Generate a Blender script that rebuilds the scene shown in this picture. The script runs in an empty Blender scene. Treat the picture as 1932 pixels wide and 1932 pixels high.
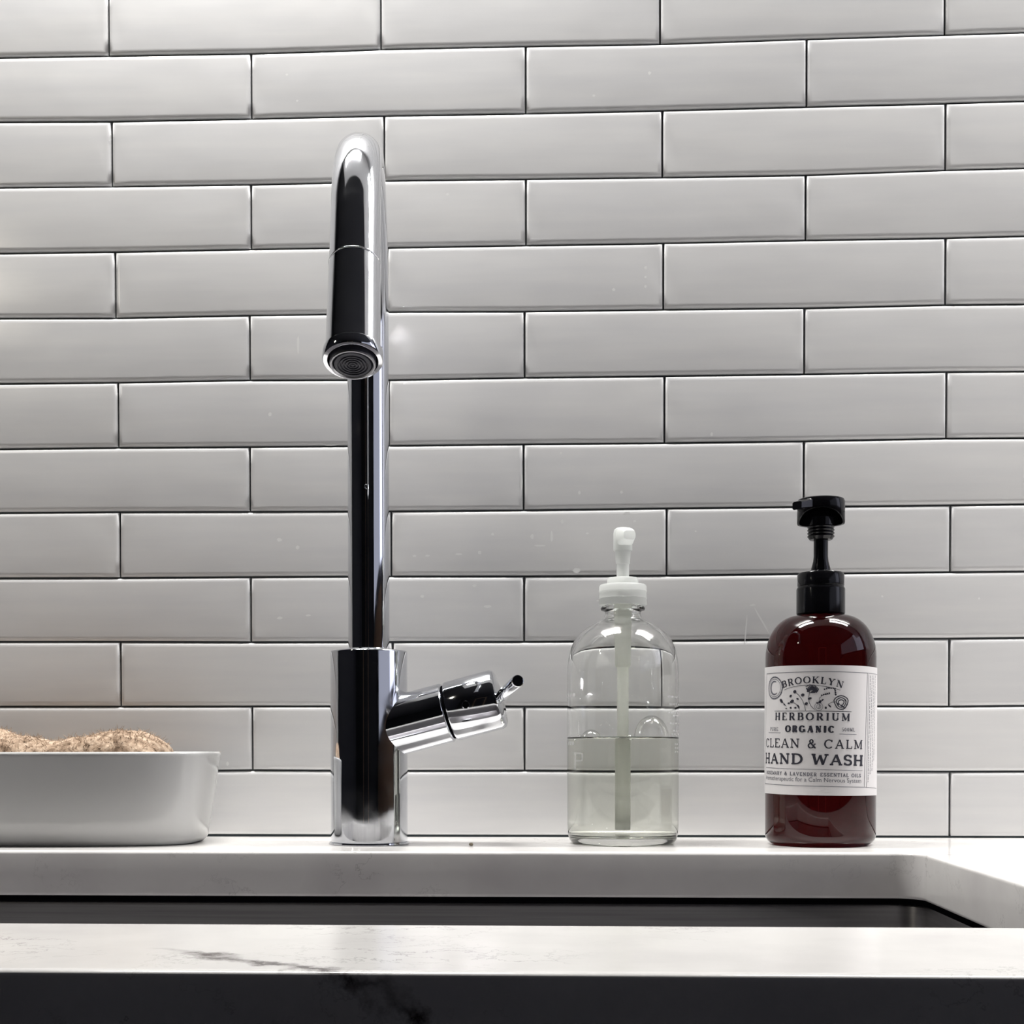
import bpy, bmesh, math, random
from math import sin, cos, pi, radians, sqrt, asin, atan2
from mathutils import Vector, Matrix, noise

random.seed(7)
scene = bpy.context.scene
COL = scene.collection
mm = 0.001

# ------------------------------------------------------------------ camera
CAM = Vector((0.0252, -1.0522, 0.068))
yaw, pit, rol = 0.0443, -0.0175, -0.0010
fwd = Vector((-sin(yaw) * cos(pit), cos(yaw) * cos(pit), sin(pit)))
rgt = Vector((cos(yaw), sin(yaw), 0))
upv = rgt.cross(fwd)
r2 = rgt * cos(rol) + upv * sin(rol)
u2 = -rgt * sin(rol) + upv * cos(rol)
cam = bpy.data.cameras.new('camera')
cam.sensor_width = 36.0
cam.sensor_fit = 'HORIZONTAL'
cam.lens = 2600 / 1932 * 36.0
cam.shift_y = 490.7 / 1932
cam.clip_start = 0.01
camo = bpy.data.objects.new('camera', cam)
COL.objects.link(camo)
M = Matrix(((r2.x, u2.x, -fwd.x, CAM.x), (r2.y, u2.y, -fwd.y, CAM.y), (r2.z, u2.z, -fwd.z, CAM.z), (0, 0, 0, 1)))
camo.matrix_world = M
scene.camera = camo

# ------------------------------------------------------------------ light and exposure
scene.view_settings.view_transform = 'Standard'
scene.view_settings.look = 'None'
scene.view_settings.gamma = 1.0
scene.view_settings.use_curve_mapping = False
scene.view_settings.exposure = 0.0
world = bpy.data.worlds.new('world')
scene.world = world
world.use_nodes = True
bg = world.node_tree.nodes['Background']
bg.inputs[0].default_value = (0.88, 0.83, 0.84, 1)
bg.inputs[1].default_value = 0.036
scene.cycles.sample_clamp_indirect = 0
scene.cycles.max_bounces = 20
scene.cycles.transmission_bounces = 20
scene.cycles.transparent_max_bounces = 16


def area(name, loc, target, sx, sy, watts, color, spread=180):
    l = bpy.data.lights.new(name, 'AREA')
    l.shape = 'RECTANGLE'
    l.size = sx
    l.size_y = sy
    l.energy = watts
    l.color = color
    l.spread = radians(spread)
    o = bpy.data.objects.new(name, l)
    COL.objects.link(o)
    o.location = loc
    o.rotation_euler = (Vector(target) - Vector(loc)).to_track_quat('-Z', 'Y').to_euler()
    return o


# two LED bars under the wall cabinets, small lamp at the left, daylight from a window on the right
for cx_, len_, watts_ in ((-0.25, 0.50, 8.5), (0.72, 0.60, 9.9)):
    area('cabinet_light', (cx_, -0.105, 1.20), (cx_, -0.105, 0), len_, 0.11, watts_, (1.0, 0.985, 0.955), 112)
area('window_light', (2.2, -1.95, 1.02), (0.0, -1.95, 1.02), 2.3, 1.0, 3.6, (0.80, 0.83, 1.0))
area('window_light', (2.2, -0.42, 1.04), (0.0, -0.42, 1.04), 0.72, 1.05, 4.4, (0.80, 0.82, 1.0))
area('left_lamp', (-0.71, -0.60, 0.637), (-0.42, 0.0, 0.43), 0.05, 0.05, 0.34, (1.0, 0.93, 0.78))


# ------------------------------------------------------------------ materials
def new_mat(name):
    m = bpy.data.materials.new(name)
    m.use_nodes = True
    nt = m.node_tree
    b = nt.nodes['Principled BSDF']
    return m, nt, b


def simple(name, color, rough=0.4, metal=0.0, trans=0.0, ior=1.45, spec=0.5, coat=0.0):
    m, nt, b = new_mat(name)
    b.inputs['Base Color'].default_value = (*color, 1)
    b.inputs['Roughness'].default_value = rough
    b.inputs['Metallic'].default_value = metal
    b.inputs['Transmission Weight'].default_value = trans
    b.inputs['IOR'].default_value = ior
    b.inputs['Specular IOR Level'].default_value = spec
    b.inputs['Coat Weight'].default_value = coat
    return m


def node(nt, kind, **kw):
    n = nt.nodes.new(kind)
    for k, v in kw.items():
        setattr(n, k, v)
    return n


def ramp(nt, stops):
    n = nt.nodes.new('ShaderNodeValToRGB')
    e = n.color_ramp.elements
    while len(e) < len(stops):
        e.new(0.5)
    for i, (p, c) in enumerate(stops):
        e[i].position = p
        e[i].color = (*c, 1) if len(c) == 3 else c
    return n


def tile_material():
    m, nt, b = new_mat('glazed_tile')
    L = nt.links.new
    tc = node(nt, 'ShaderNodeTexCoord')
    mp = node(nt, 'ShaderNodeMapping')
    mp.inputs['Scale'].default_value = (9, 9, 90)
    L(tc.outputs['Object'], mp.inputs[0])
    n1 = node(nt, 'ShaderNodeTexNoise')
    n1.inputs['Scale'].default_value = 1.0
    n1.inputs['Detail'].default_value = 4
    L(mp.outputs[0], n1.inputs['Vector'])
    oi = node(nt, 'ShaderNodeObjectInfo')
    ad = node(nt, 'ShaderNodeMath', operation='ADD')
    L(n1.outputs['Fac'], ad.inputs[0])
    mu = node(nt, 'ShaderNodeMath', operation='MULTIPLY')
    mu.inputs[1].default_value = 0.25
    L(oi.outputs['Random'], mu.inputs[0])
    L(mu.outputs[0], ad.inputs[1])
    rp = ramp(nt, [(0.35, (0.690, 0.688, 0.698)), (0.85, (0.758, 0.752, 0.750))])
    L(ad.outputs[0], rp.inputs[0])
    L(rp.outputs[0], b.inputs['Base Color'])
    n2 = node(nt, 'ShaderNodeTexNoise')
    n2.inputs['Scale'].default_value = 14
    n2.inputs['Detail'].default_value = 2
    L(tc.outputs['Object'], n2.inputs['Vector'])
    bp = node(nt, 'ShaderNodeBump')
    bp.inputs['Strength'].default_value = 0.35
    bp.inputs['Distance'].default_value = 0.002
    L(n2.outputs['Fac'], bp.inputs['Height'])
    L(bp.outputs[0], b.inputs['Normal'])
    b.inputs['Roughness'].default_value = 0.22
    return m


def quartz_material():
    m, nt, b = new_mat('white_quartz')
    L = nt.links.new
    tc = node(nt, 'ShaderNodeTexCoord')
    # warped coordinates
    nw = node(nt, 'ShaderNodeTexNoise')
    nw.inputs['Scale'].default_value = 22
    nw.inputs['Detail'].default_value = 8
    nw.inputs['Roughness'].default_value = 0.65
    L(tc.outputs['Object'], nw.inputs['Vector'])
    sub = node(nt, 'ShaderNodeVectorMath', operation='SUBTRACT')
    sub.inputs[1].default_value = (0.5, 0.5, 0.5)
    L(nw.outputs['Color'], sub.inputs[0])
    sc = node(nt, 'ShaderNodeVectorMath', operation='SCALE')
    sc.inputs['Scale'].default_value = 0.045
    L(sub.outputs[0], sc.inputs[0])
    add = node(nt, 'ShaderNodeVectorMath', operation='ADD')
    L(tc.outputs['Object'], add.inputs[0])
    L(sc.outputs[0], add.inputs[1])
    # one long vein that runs over the front ledge and down its front face
    off = node(nt, 'ShaderNodeVectorMath', operation='SUBTRACT')
    off.inputs[1].default_value = (-0.054, -0.636, 0.0)
    L(add.outputs[0], off.inputs[0])
    dot = node(nt, 'ShaderNodeVectorMath', operation='DOT_PRODUCT')
    dot.inputs[1].default_value = (0.42, 0.51, 0.745)
    L(off.outputs[0], dot.inputs[0])
    ab = node(nt, 'ShaderNodeMath', operation='ABSOLUTE')
    L(dot.outputs['Value'], ab.inputs[0])
    vr = ramp(nt, [(0.0, (1, 1, 1)), (0.0013, (0.0, 0.0, 0.0))])
    L(ab.outputs[0], vr.inputs[0])
    # its extent
    ln = node(nt, 'ShaderNodeVectorMath', operation='LENGTH')
    L(off.outputs[0], ln.inputs[0])
    lr = ramp(nt, [(0.055, (1, 1, 1)), (0.085, (0, 0, 0))])
    L(ln.outputs['Value'], lr.inputs[0])
    nb = node(nt, 'ShaderNodeTexNoise')
    nb.inputs['Scale'].default_value = 60
    L(tc.outputs['Object'], nb.inputs['Vector'])
    nbr = ramp(nt, [(0.38, (0.4, 0.4, 0.4)), (0.55, (1, 1, 1))])
    L(nb.outputs['Fac'], nbr.inputs[0])
    v1 = node(nt, 'ShaderNodeMath', operation='MULTIPLY')
    L(vr.outputs[0], v1.inputs[0])
    L(lr.outputs[0], v1.inputs[1])
    v1b = node(nt, 'ShaderNodeMath', operation='MULTIPLY')
    L(v1.outputs[0], v1b.inputs[0])
    L(nbr.outputs[0], v1b.inputs[1])
    # scattered thin hair veins
    nf = node(nt, 'ShaderNodeTexNoise')
    nf.inputs['Scale'].default_value = 30
    nf.inputs['Detail'].default_value = 6
    nf.inputs['Roughness'].default_value = 0.62
    nf.inputs['Distortion'].default_value = 0.1
    L(tc.outputs['Object'], nf.inputs['Vector'])
    s5 = node(nt, 'ShaderNodeMath', operation='SUBTRACT')
    s5.inputs[1].default_value = 0.5
    L(nf.outputs['Fac'], s5.inputs[0])
    a5 = node(nt, 'ShaderNodeMath', operation='ABSOLUTE')
    L(s5.outputs[0], a5.inputs[0])
    fr = ramp(nt, [(0.0, (1, 1, 1)), (0.010, (0, 0, 0))])
    L(a5.outputs[0], fr.inputs[0])
    nm = node(nt, 'ShaderNodeTexNoise')
    nm.inputs['Scale'].default_value = 11
    nm.inputs['Detail'].default_value = 2
    L(tc.outputs['Object'], nm.inputs['Vector'])
    nmr = ramp(nt, [(0.50, (0, 0, 0)), (0.66, (0.42, 0.42, 0.42))])
    L(nm.outputs['Fac'], nmr.inputs[0])
    v2 = node(nt, 'ShaderNodeMath', operation='MULTIPLY')
    L(fr.outputs[0], v2.inputs[0])
    L(nmr.outputs[0], v2.inputs[1])
    mx = node(nt, 'ShaderNodeMath', operation='MAXIMUM')
    L(v1b.outputs[0], mx.inputs[0])
    L(v2.outputs[0], mx.inputs[1])
    # cloudy base
    nc = node(nt, 'ShaderNodeTexNoise')
    nc.inputs['Scale'].default_value = 16
    nc.inputs['Detail'].default_value = 4
    L(tc.outputs['Object'], nc.inputs['Vector'])
    cr = ramp(nt, [(0.3, (0.70, 0.68, 0.67)), (0.6, (0.80, 0.785, 0.765))])
    L(nc.outputs['Fac'], cr.inputs[0])
    mix = node(nt, 'ShaderNodeMix', data_type='RGBA')
    L(mx.outputs[0], mix.inputs['Factor'])
    L(cr.outputs[0], mix.inputs['A'])
    mix.inputs['B'].default_value = (0.06, 0.045, 0.045, 1)
    L(mix.outputs['Result'], b.inputs['Base Color'])
    b.inputs['Roughness'].default_value = 0.16
    return m


def steel_material():
    m, nt, b = new_mat('brushed_steel')
    L = nt.links.new
    tc = node(nt, 'ShaderNodeTexCoord')
    mp = node(nt, 'ShaderNodeMapping')
    mp.inputs['Scale'].default_value = (6, 6, 400)
    L(tc.outputs['Object'], mp.inputs[0])
    n1 = node(nt, 'ShaderNodeTexNoise')
    n1.inputs['Scale'].default_value = 1.5
    n1.inputs['Detail'].default_value = 3
    L(mp.outputs[0], n1.inputs['Vector'])
    rp = ramp(nt, [(0.3, (0.33, 0.32, 0.33)), (0.7, (0.42, 0.41, 0.42))])
    L(n1.outputs['Fac'], rp.inputs[0])
    L(rp.outputs[0], b.inputs['Base Color'])
    b.inputs['Metallic'].default_value = 1
    b.inputs['Roughness'].default_value = 0.38
    return m


def chrome_material():
    m, nt, b = new_mat('polished_chrome')
    L = nt.links.new
    tc = node(nt, 'ShaderNodeTexCoord')
    n1 = node(nt, 'ShaderNodeTexNoise')
    n1.inputs['Scale'].default_value = 55
    n1.inputs['Detail'].default_value = 4
    L(tc.outputs['Object'], n1.inputs['Vector'])
    rp = ramp(nt, [(0.45, (0.045, 0.045, 0.045)), (0.75, (0.13, 0.13, 0.13))])
    L(n1.outputs['Fac'], rp.inputs[0])
    L(rp.outputs[0], b.inputs['Roughness'])
    b.inputs['Base Color'].default_value = (0.70, 0.715, 0.75, 1)
    b.inputs['Metallic'].default_value = 1
    return m


def fibre_material():
    m, nt, b = new_mat('jute_fibre')
    L = nt.links.new
    tc = node(nt, 'ShaderNodeTexCoord')
    n1 = node(nt, 'ShaderNodeTexNoise')
    n1.inputs['Scale'].default_value = 170
    n1.inputs['Detail'].default_value = 6
    L(tc.outputs['Object'], n1.inputs['Vector'])
    rp = ramp(nt, [(0.32, (0.16, 0.10, 0.06)), (0.5, (0.42, 0.30, 0.21)), (0.68, (0.62, 0.48, 0.36))])
    L(n1.outputs['Fac'], rp.inputs[0])
    L(rp.outputs[0], b.inputs['Base Color'])
    b.inputs['Roughness'].default_value = 0.9
    bp = node(nt, 'ShaderNodeBump')
    bp.inputs['Strength'].default_value = 0.8
    bp.inputs['Distance'].default_value = 0.002
    L(n1.outputs['Fac'], bp.inputs['Height'])
    L(bp.outputs[0], b.inputs['Normal'])
    return m


def spot_material(name='dried_water_mark', k=0.35):
    m = bpy.data.materials.new(name)
    m.use_nodes = True
    nt = m.node_tree
    for n in list(nt.nodes):
        nt.nodes.remove(n)
    out = node(nt, 'ShaderNodeOutputMaterial')
    tr = node(nt, 'ShaderNodeBsdfTransparent')
    df = node(nt, 'ShaderNodeBsdfDiffuse')
    df.inputs[0].default_value = (0.95, 0.95, 0.95, 1)
    mx = node(nt, 'ShaderNodeMixShader')
    mx.inputs[0].default_value = k
    nt.links.new(tr.outputs[0], mx.inputs[1])
    nt.links.new(df.outputs[0], mx.inputs[2])
    nt.links.new(mx.outputs[0], out.inputs[0])
    return m


def film_material():
    m = bpy.data.materials.new('soap_film')
    m.use_nodes = True
    nt = m.node_tree
    for n in list(nt.nodes):
        nt.nodes.remove(n)
    out = node(nt, 'ShaderNodeOutputMaterial')
    tr = node(nt, 'ShaderNodeBsdfTransparent')
    gl = node(nt, 'ShaderNodeBsdfGlossy')
    gl.inputs['Roughness'].default_value = 0.02
    lw = node(nt, 'ShaderNodeLayerWeight')
    lw.inputs['Blend'].default_value = 0.22
    mx = node(nt, 'ShaderNodeMixShader')
    nt.links.new(lw.outputs['Facing'], mx.inputs[0])
    nt.links.new(tr.outputs[0], mx.inputs[1])
    nt.links.new(gl.outputs[0], mx.inputs[2])
    nt.links.new(mx.outputs[0], out.inputs[0])
    return m


def translucent_plastic(name, color, k=0.45):
    m = bpy.data.materials.new(name)
    m.use_nodes = True
    nt = m.node_tree
    b = nt.nodes['Principled BSDF']
    b.inputs['Base Color'].default_value = (*color, 1)
    b.inputs['Roughness'].default_value = 0.3
    out = nt.nodes['Material Output']
    tl = node(nt, 'ShaderNodeBsdfTranslucent')
    tl.inputs[0].default_value = (*color, 1)
    mx = node(nt, 'ShaderNodeMixShader')
    mx.inputs[0].default_value = k
    nt.links.new(b.outputs[0], mx.inputs[1])
    nt.links.new(tl.outputs[0], mx.inputs[2])
    nt.links.new(mx.outputs[0], out.inputs[0])
    return m


MAT = dict(
    tile=tile_material(), quartz=quartz_material(), steel=steel_material(), chrome=chrome_material(),
    fibre=fibre_material(), spot=simple('dried_water_mark', (0.80, 0.80, 0.795), 0.4),
    grout=simple('dark_grout', (0.07, 0.075, 0.08), 0.9),
    caulk=simple('dark_joint', (0.02, 0.03, 0.035), 0.7),
    ceramic=simple('white_glazed_ceramic', (0.57, 0.57, 0.565), 0.12),
    glass=simple('clear_glass', (0.99, 0.996, 0.985), 0.0, trans=1.0, ior=1.5),
    liquid=simple('pale_soap', (0.965, 0.975, 0.92), 0.0, trans=1.0, ior=1.34),
    film=film_material(),
    etch=spot_material('worn_pale_print', 0.30),
    white=translucent_plastic('frosted_white_plastic', (0.90, 0.91, 0.90), 0.6),
    tube=translucent_plastic('milky_tube', (0.96, 0.97, 0.93), 0.9),
    amber=simple('amber_plastic', (0.045, 0.0025, 0.003), 0.02, trans=1.0, ior=1.47),
    black=simple('glossy_black_plastic', (0.004, 0.004, 0.005), 0.14, spec=0.35),
    paper=simple('label_paper', (0.77, 0.75, 0.755), 0.55),
    ink=simple('label_ink', (0.030, 0.030, 0.045), 0.6),
    ink2=simple('label_ink_grey', (0.16, 0.16, 0.19), 0.6),
    rubber=simple('dark_aerator_plastic', (0.030, 0.030, 0.042), 0.35),
    satin=simple('satin_metal', (0.34, 0.34, 0.36), 0.3, metal=1.0),
    hole=simple('recess_shade', (0.004, 0.004, 0.005), 0.6, spec=0.0),  # flat black painted for the shade in holes, grooves and gaps
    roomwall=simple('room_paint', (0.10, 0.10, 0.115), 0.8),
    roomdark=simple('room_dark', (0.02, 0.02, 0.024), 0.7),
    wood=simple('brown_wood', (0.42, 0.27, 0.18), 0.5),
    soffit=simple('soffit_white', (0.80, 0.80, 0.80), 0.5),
    ceil=simple('dark_ceiling', (0.10, 0.10, 0.11), 0.8),  # unseen ceiling coloured dark to hold down its bounce and chrome reflection
)


# ------------------------------------------------------------------ helpers
def link(name, me, mat=None, parent=None, smooth=True, loc=None):
    o = bpy.data.objects.new(name, me)
    COL.objects.link(o)
    if mat is not None:
        me.materials.clear()
        me.materials.append(mat)
    if parent is not None:
        o.parent = parent
    if loc is not None:
        o.location = loc
    if smooth:
        for p in me.polygons:
            p.use_smooth = True
    return o


def from_data(name, verts, faces, mat, parent=None, smooth=True, auto=None, recalc=True):
    me = bpy.data.meshes.new(name)
    me.from_pydata([tuple(v) for v in verts], [], faces)
    if recalc:
        bm = bmesh.new()
        bm.from_mesh(me)
        bmesh.ops.recalc_face_normals(bm, faces=bm.faces)
        bm.to_mesh(me)
        bm.free()
    o = link(name, me, mat, parent, smooth)
    if auto:
        mark_sharp(me, auto)
    return o


def mark_sharp(me, deg):
    bm = bmesh.new()
    bm.from_mesh(me)
    for e in bm.edges:
        if len(e.link_faces) == 2 and e.calc_face_angle(0) > radians(deg):
            e.smooth = False
    bm.to_mesh(me)
    bm.free()


def lathe_data(profile, n=64, axis_m=None):
    """profile: (r, z) list; r==0 ends close to a point."""
    v, f, rings = [], [], []
    for r, z in profile:
        if r <= 1e-9:
            rings.append([len(v)])
            v.append(Vector((0, 0, z)))
        else:
            ring = []
            for i in range(n):
                a = 2 * pi * i / n
                ring.append(len(v))
                v.append(Vector((r * cos(a), r * sin(a), z)))
            rings.append(ring)
    for a, b in zip(rings[:-1], rings[1:]):
        if len(a) == 1 and len(b) == 1:
            continue
        for i in range(n):
            j = (i + 1) % n
            if len(a) == 1:
                f.append((a[0], b[i], b[j]))
            elif len(b) == 1:
                f.append((a[i], a[j], b[0]))
            else:
                f.append((a[i], a[j], b[j], b[i]))
    if axis_m is not None:
        v = [axis_m @ p for p in v]
    return v, f


def lathe(name, profile, mat, parent=None, n=64, m=None, auto=35):
    v, f = lathe_data(profile, n, m)
    return from_data(name, v, f, mat, parent, auto=auto)


def axis_matrix(origin, direction, xhint=(1, 0, 0)):
    z = Vector(direction).normalized()
    x = Vector(xhint)
    x = (x - z * x.dot(z)).normalized()
    y = z.cross(x)
    o = Vector(origin)
    return Matrix(((x.x, y.x, z.x, o.x), (x.y, y.y, z.y, o.y), (x.z, y.z, z.z, o.z), (0, 0, 0, 1)))


def sweep(name, pts, radii, mat, parent=None, n=48, side=Vector((1, 0, 0)), caps=True):
    """tube along a planar path; side = normal of the plane the path lies in."""
    v, f, rings = [], [], []
    for i, p in enumerate(pts):
        t = (pts[min(i + 1, len(pts) - 1)] - pts[max(i - 1, 0)]).normalized()
        b = side
        c = t.cross(b).normalized()
        ring = []
        for k in range(n):
            a = 2 * pi * k / n
            ring.append(len(v))
            v.append(p + (b * cos(a) + c * sin(a)) * radii[i])
        rings.append(ring)
    for a, b in zip(rings[:-1], rings[1:]):
        for i in range(n):
            j = (i + 1) % n
            f.append((a[i], a[j], b[j], b[i]))
    if caps:
        f.append(tuple(rings[0][::-1]))
        f.append(tuple(rings[-1]))
    return from_data(name, v, f, mat, parent, auto=40)


def arc_profile(cx, cz, r, a0, a1, n=6):
    return [(cx + r * cos(radians(a0 + (a1 - a0) * i / n)), cz + r * sin(radians(a0 + (a1 - a0) * i / n))) for i in range(n + 1)]


def thing(name, label, cat, loc, rotz=0, group=None):
    o = bpy.data.objects.new(name, None)
    COL.objects.link(o)
    o.location = loc
    o.rotation_euler = (0, 0, rotz)
    o.empty_display_size = 0.02
    tag(o, label, cat, group)
    return o


def tag(o, label, cat, group=None):
    o['label'] = label
    o['category'] = cat
    if group:
        o['group'] = group


def struct(o):
    o['kind'] = 'structure'
    return o


def box_data(x0, x1, y0, y1, z0, z1):
    v = [(x0, y0, z0), (x1, y0, z0), (x1, y1, z0), (x0, y1, z0), (x0, y0, z1), (x1, y0, z1), (x1, y1, z1), (x0, y1, z1)]
    f = [(0, 3, 2, 1), (4, 5, 6, 7), (0, 1, 5, 4), (1, 2, 6, 5), (2, 3, 7, 6), (3, 0, 4, 7)]
    return v, f


def box(name, x0, x1, y0, y1, z0, z1, mat, parent=None):
    v, f = box_data(x0, x1, y0, y1, z0, z1)
    return from_data(name, v, f, mat, parent, smooth=False)


# ------------------------------------------------------------------ the room, out of the picture but mirrored in the chrome
RX0, RX1, RY0, RZ0, RZ1 = -2.2, 2.3, -3.6, -0.90, 1.70
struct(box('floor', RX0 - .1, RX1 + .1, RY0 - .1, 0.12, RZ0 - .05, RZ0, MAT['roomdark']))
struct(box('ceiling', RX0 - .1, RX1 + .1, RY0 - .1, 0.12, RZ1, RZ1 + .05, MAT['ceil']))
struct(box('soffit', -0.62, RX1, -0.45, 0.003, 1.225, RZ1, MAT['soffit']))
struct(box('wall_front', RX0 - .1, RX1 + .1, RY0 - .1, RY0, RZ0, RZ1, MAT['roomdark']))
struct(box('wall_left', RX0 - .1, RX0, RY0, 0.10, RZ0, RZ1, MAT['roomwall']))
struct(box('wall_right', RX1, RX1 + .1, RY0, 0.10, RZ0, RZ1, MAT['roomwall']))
d = box('door_1', -0.60, 0.22, RY0, RY0 + .045, RZ0, 1.15, MAT['roomdark'])
struct(d)
for x in (-0.66, 0.22):
    box('door_frame', x, x + .06, RY0, RY0 + .07, RZ0, 1.15, MAT['wood'], d)
box('door_frame', -0.66, 0.28, RY0, RY0 + .07, 1.15, 1.21, MAT['wood'], d)

# wood panel for the unseen brown cabinets on the right, mirrored low in the chrome
struct(box('trim_1', RX1 - 0.02, RX1, RY0, -0.3, RZ0, 0.47, MAT['wood']))

# ------------------------------------------------------------------ tiled wall
# measured joint heights (x mm, z mm) and butt joint positions of the backsplash
HJ = {
    1: [(-416, 600.5), (-331, 599.9), (-222, 599.1), (-151, 599.5), (-121, 600.0), (-11, 599.7), (91, 599.0), (200, 600.1), (303, 600.8), (361, 601.2)],
    2: [(-416, 551.4), (-330, 550.0), (-221, 549.7), (-151, 549.7), (-119, 549.8), (-11, 549.3), (93, 549.3), (201, 549.8), (303, 550.1), (361, 550.5)],
    3: [(-416, 501.0), (-329, 500.2), (-222, 499.7), (-151, 500.0), (-112, 500.8), (-11, 499.9), (93, 499.2), (201, 498.8), (303, 500.4), (361, 500.8)],
    4: [(-417, 450.7), (-327, 450.3), (-222, 450.5), (-161, 450.5), (-112, 450.0), (-11, 449.9), (93, 449.7), (200, 450.1), (304, 450.0), (362, 450.5)],
    5: [(-417, 400.6), (-327, 399.6), (-222, 400.1), (-161, 400.0), (-113, 401.3), (-12, 400.0), (93, 399.8), (199, 399.4), (305, 400.2), (362, 399.9)],
    6: [(-418, 350.4), (-326, 350.1), (-223, 350.6), (-152, 349.9), (-113, 349.4), (-12, 349.9), (94, 349.8), (200, 349.8), (305, 350.2), (362, 349.7)],
    7: [(-418, 300.0), (-326, 300.1), (-223, 299.6), (-152, 299.4), (-113, 299.4), (-12, 299.4), (94, 299.2), (200, 299.5), (305, 300.3), (363, 300.1)],
    8: [(-418, 250.7), (-325, 250.6), (-223, 249.9), (-113, 249.4), (-12, 249.3), (95, 249.8), (199, 250.1), (309, 250.3), (363, 250.6)],
    9: [(-419, 200.2), (-325, 199.8), (-223, 199.9), (-113, 199.6), (-12, 199.0), (96, 198.9), (199, 199.6), (309, 200.1), (363, 200.3)],
    10: [(-419, 150.9), (-325, 150.5), (-223, 149.7), (-113, 149.4), (-12, 149.1), (108, 149.4), (200, 150.2), (308, 150.1), (363, 150.5)],
    11: [(-419, 100.6), (-325, 100.4), (-223, 100.3), (-12, 99.7), (97, 99.0), (256, 99.2), (308, 98.9), (364, 99.4)],
    12: [(-247, 50.7), (-223, 51.1), (-163, 50.7), (-101, 50.5), (-12, 50.7), (97, 50.3), (157, 50.2), (257, 50.0), (308, 49.8), (364, 50.0)],
    13: [(-258, 0.9), (364, 0.3)],
}
VJ = {
    0: [-331.0, -120.9, 90.9, 303.0], 1: [-220.6, -10.6, 200.6], 2: [-329.1, -118.5, 92.7, 303.9], 3: [-221.2, -10.5, 200.2],
    4: [-327.0, -116.5, 93.5, 304.3], 5: [-222.6, -11.6, 199.4], 6: [-325.3, -115.5, 94.5, 305.4], 7: [-222.9, -12.4, 199.4],
    8: [-324.5, -113.9, 96.2, 308.8], 9: [-222.7, -12.1, 199.5], 10: [-324.7, -113.0, 97.0, 308.5], 11: [-221.9, -11.9, 200.5],
    12: [-324.0, -113.5, 97.0, 309.3],
}
for r in range(-12, 0):
    VJ[r] = VJ[0] if r % 2 == 0 else VJ[1]


def joint_z(k, x):
    if k not in HJ:
        return (13 - k) * 50.0
    l = HJ[k]
    if x <= l[0][0]:
        return l[0][1]
    for (xa, za), (xb, zb) in zip(l[:-1], l[1:]):
        if x <= xb:
            return za + (zb - za) * (x - xa) / (xb - xa)
    return l[-1][1]


wall = box('wall_back', RX0 - .1, RX1 + .1, 0.0030, 0.12, RZ0, RZ1, MAT['grout'])
struct(wall)


PLANES = []


def make_tile(x0, x1, k):
    """one glazed tile of row k between butt joints x0 and x1 (mm): cushion edge, uneven outline"""
    g = 0.65
    n = 14
    xs = [x0 + g] + [x0 + (x1 - x0) * i / n for i in range(1, n)] + [x1 - g]
    top = [(x, joint_z(k, x) - g) for x in xs]
    bot = [(x, joint_z(k + 1, x) + g) for x in xs]
    sk = random.uniform(-0.2, 0.2)
    # outline, counter clockwise seen from the room
    nz = 4
    out = []
    for i, (x, z) in enumerate(bot):
        out.append((x, z))
    for j in range(1, nz):
        t = j / nz
        out.append((xs[-1], bot[-1][1] * (1 - t) + top[-1][1] * t))
    for x, z in reversed(top):
        out.append((x, z))
    for j in range(1, nz):
        t = 1 - j / nz
        out.append((xs[0], bot[0][1] * (1 - t) + top[0][1] * t))
    cz = sum(z for x, z in out) / len(out)
    rx0, rx1 = x0 + g, x1 - g

    def inset(p, dd):
        x, z = p
        xx = min(max(x, rx0 + dd), rx1 - dd)
        zt, zb = joint_z(k, x) - g, joint_z(k + 1, x) + g
        zz = min(max(z, zb + dd), zt - dd)
        return xx, zz
    depths = [(0.0, 5.0), (0.0, 1.7), (0.35, 0.95), (1.0, 0.40), (2.0, 0.10), (3.6, 0.0)]
    ydev = random.uniform(-0.12, 0.12)
    tx, tz = random.uniform(-0.0012, 0.0012), random.uniform(-0.003, 0.003)
    v, f, rings = [], [], []
    xc = (x0 + x1) / 2
    PLANES.append((x0, x1, k, lambda x, z: ydev + tx * (x - xc) + tz * (z - cz)))
    for dd, y in depths:
        ring = []
        for p in out:
            x, z = inset(p, dd)
            ring.append(len(v))
            v.append((x * mm, (y + ydev + tx * (x - xc) + tz * (z - cz)) * mm, z * mm))
        rings.append(ring)
    N = len(out)
    for a, b in zip(rings[:-1], rings[1:]):
        for i in range(N):
            j = (i + 1) % N
            f.append((a[i], a[j], b[j], b[i]))
    # front face as vertical strips: bottom index i pairs with top index
    nb = len(xs)
    last = rings[-1]
    botr = last[:nb]
    topr = last[nb + nz - 1: nb + nz - 1 + nb][::-1]
    right = last[nb: nb + nz - 1]
    left = last[nb + nz - 1 + nb:][::-1]
    for i in range(nb - 1):
        b0, b1, t1, t0 = botr[i], botr[i + 1], topr[i + 1], topr[i]
        if i == 0:
            f.append((b0, b1, t1, t0, *left[::-1]))
        elif i == nb - 2:
            f.append((b0, b1, *right, t1, t0))
        else:
            f.append((b0, b1, t1, t0))
    me = bpy.data.meshes.new('tile')
    me.from_pydata(v, [], f)
    o = link('tile', me, MAT['tile'], wall)
    return o


Wt = 211.0
for r in range(-11, 13):
    xs = list(VJ[r])
    while xs[0] > -800:
        xs.insert(0, xs[0] - Wt)
    while xs[-1] < 780:
        xs.append(xs[-1] + Wt)
    for a, b in zip(xs[:-1], xs[1:]):
        make_tile(a, b, r)

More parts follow.
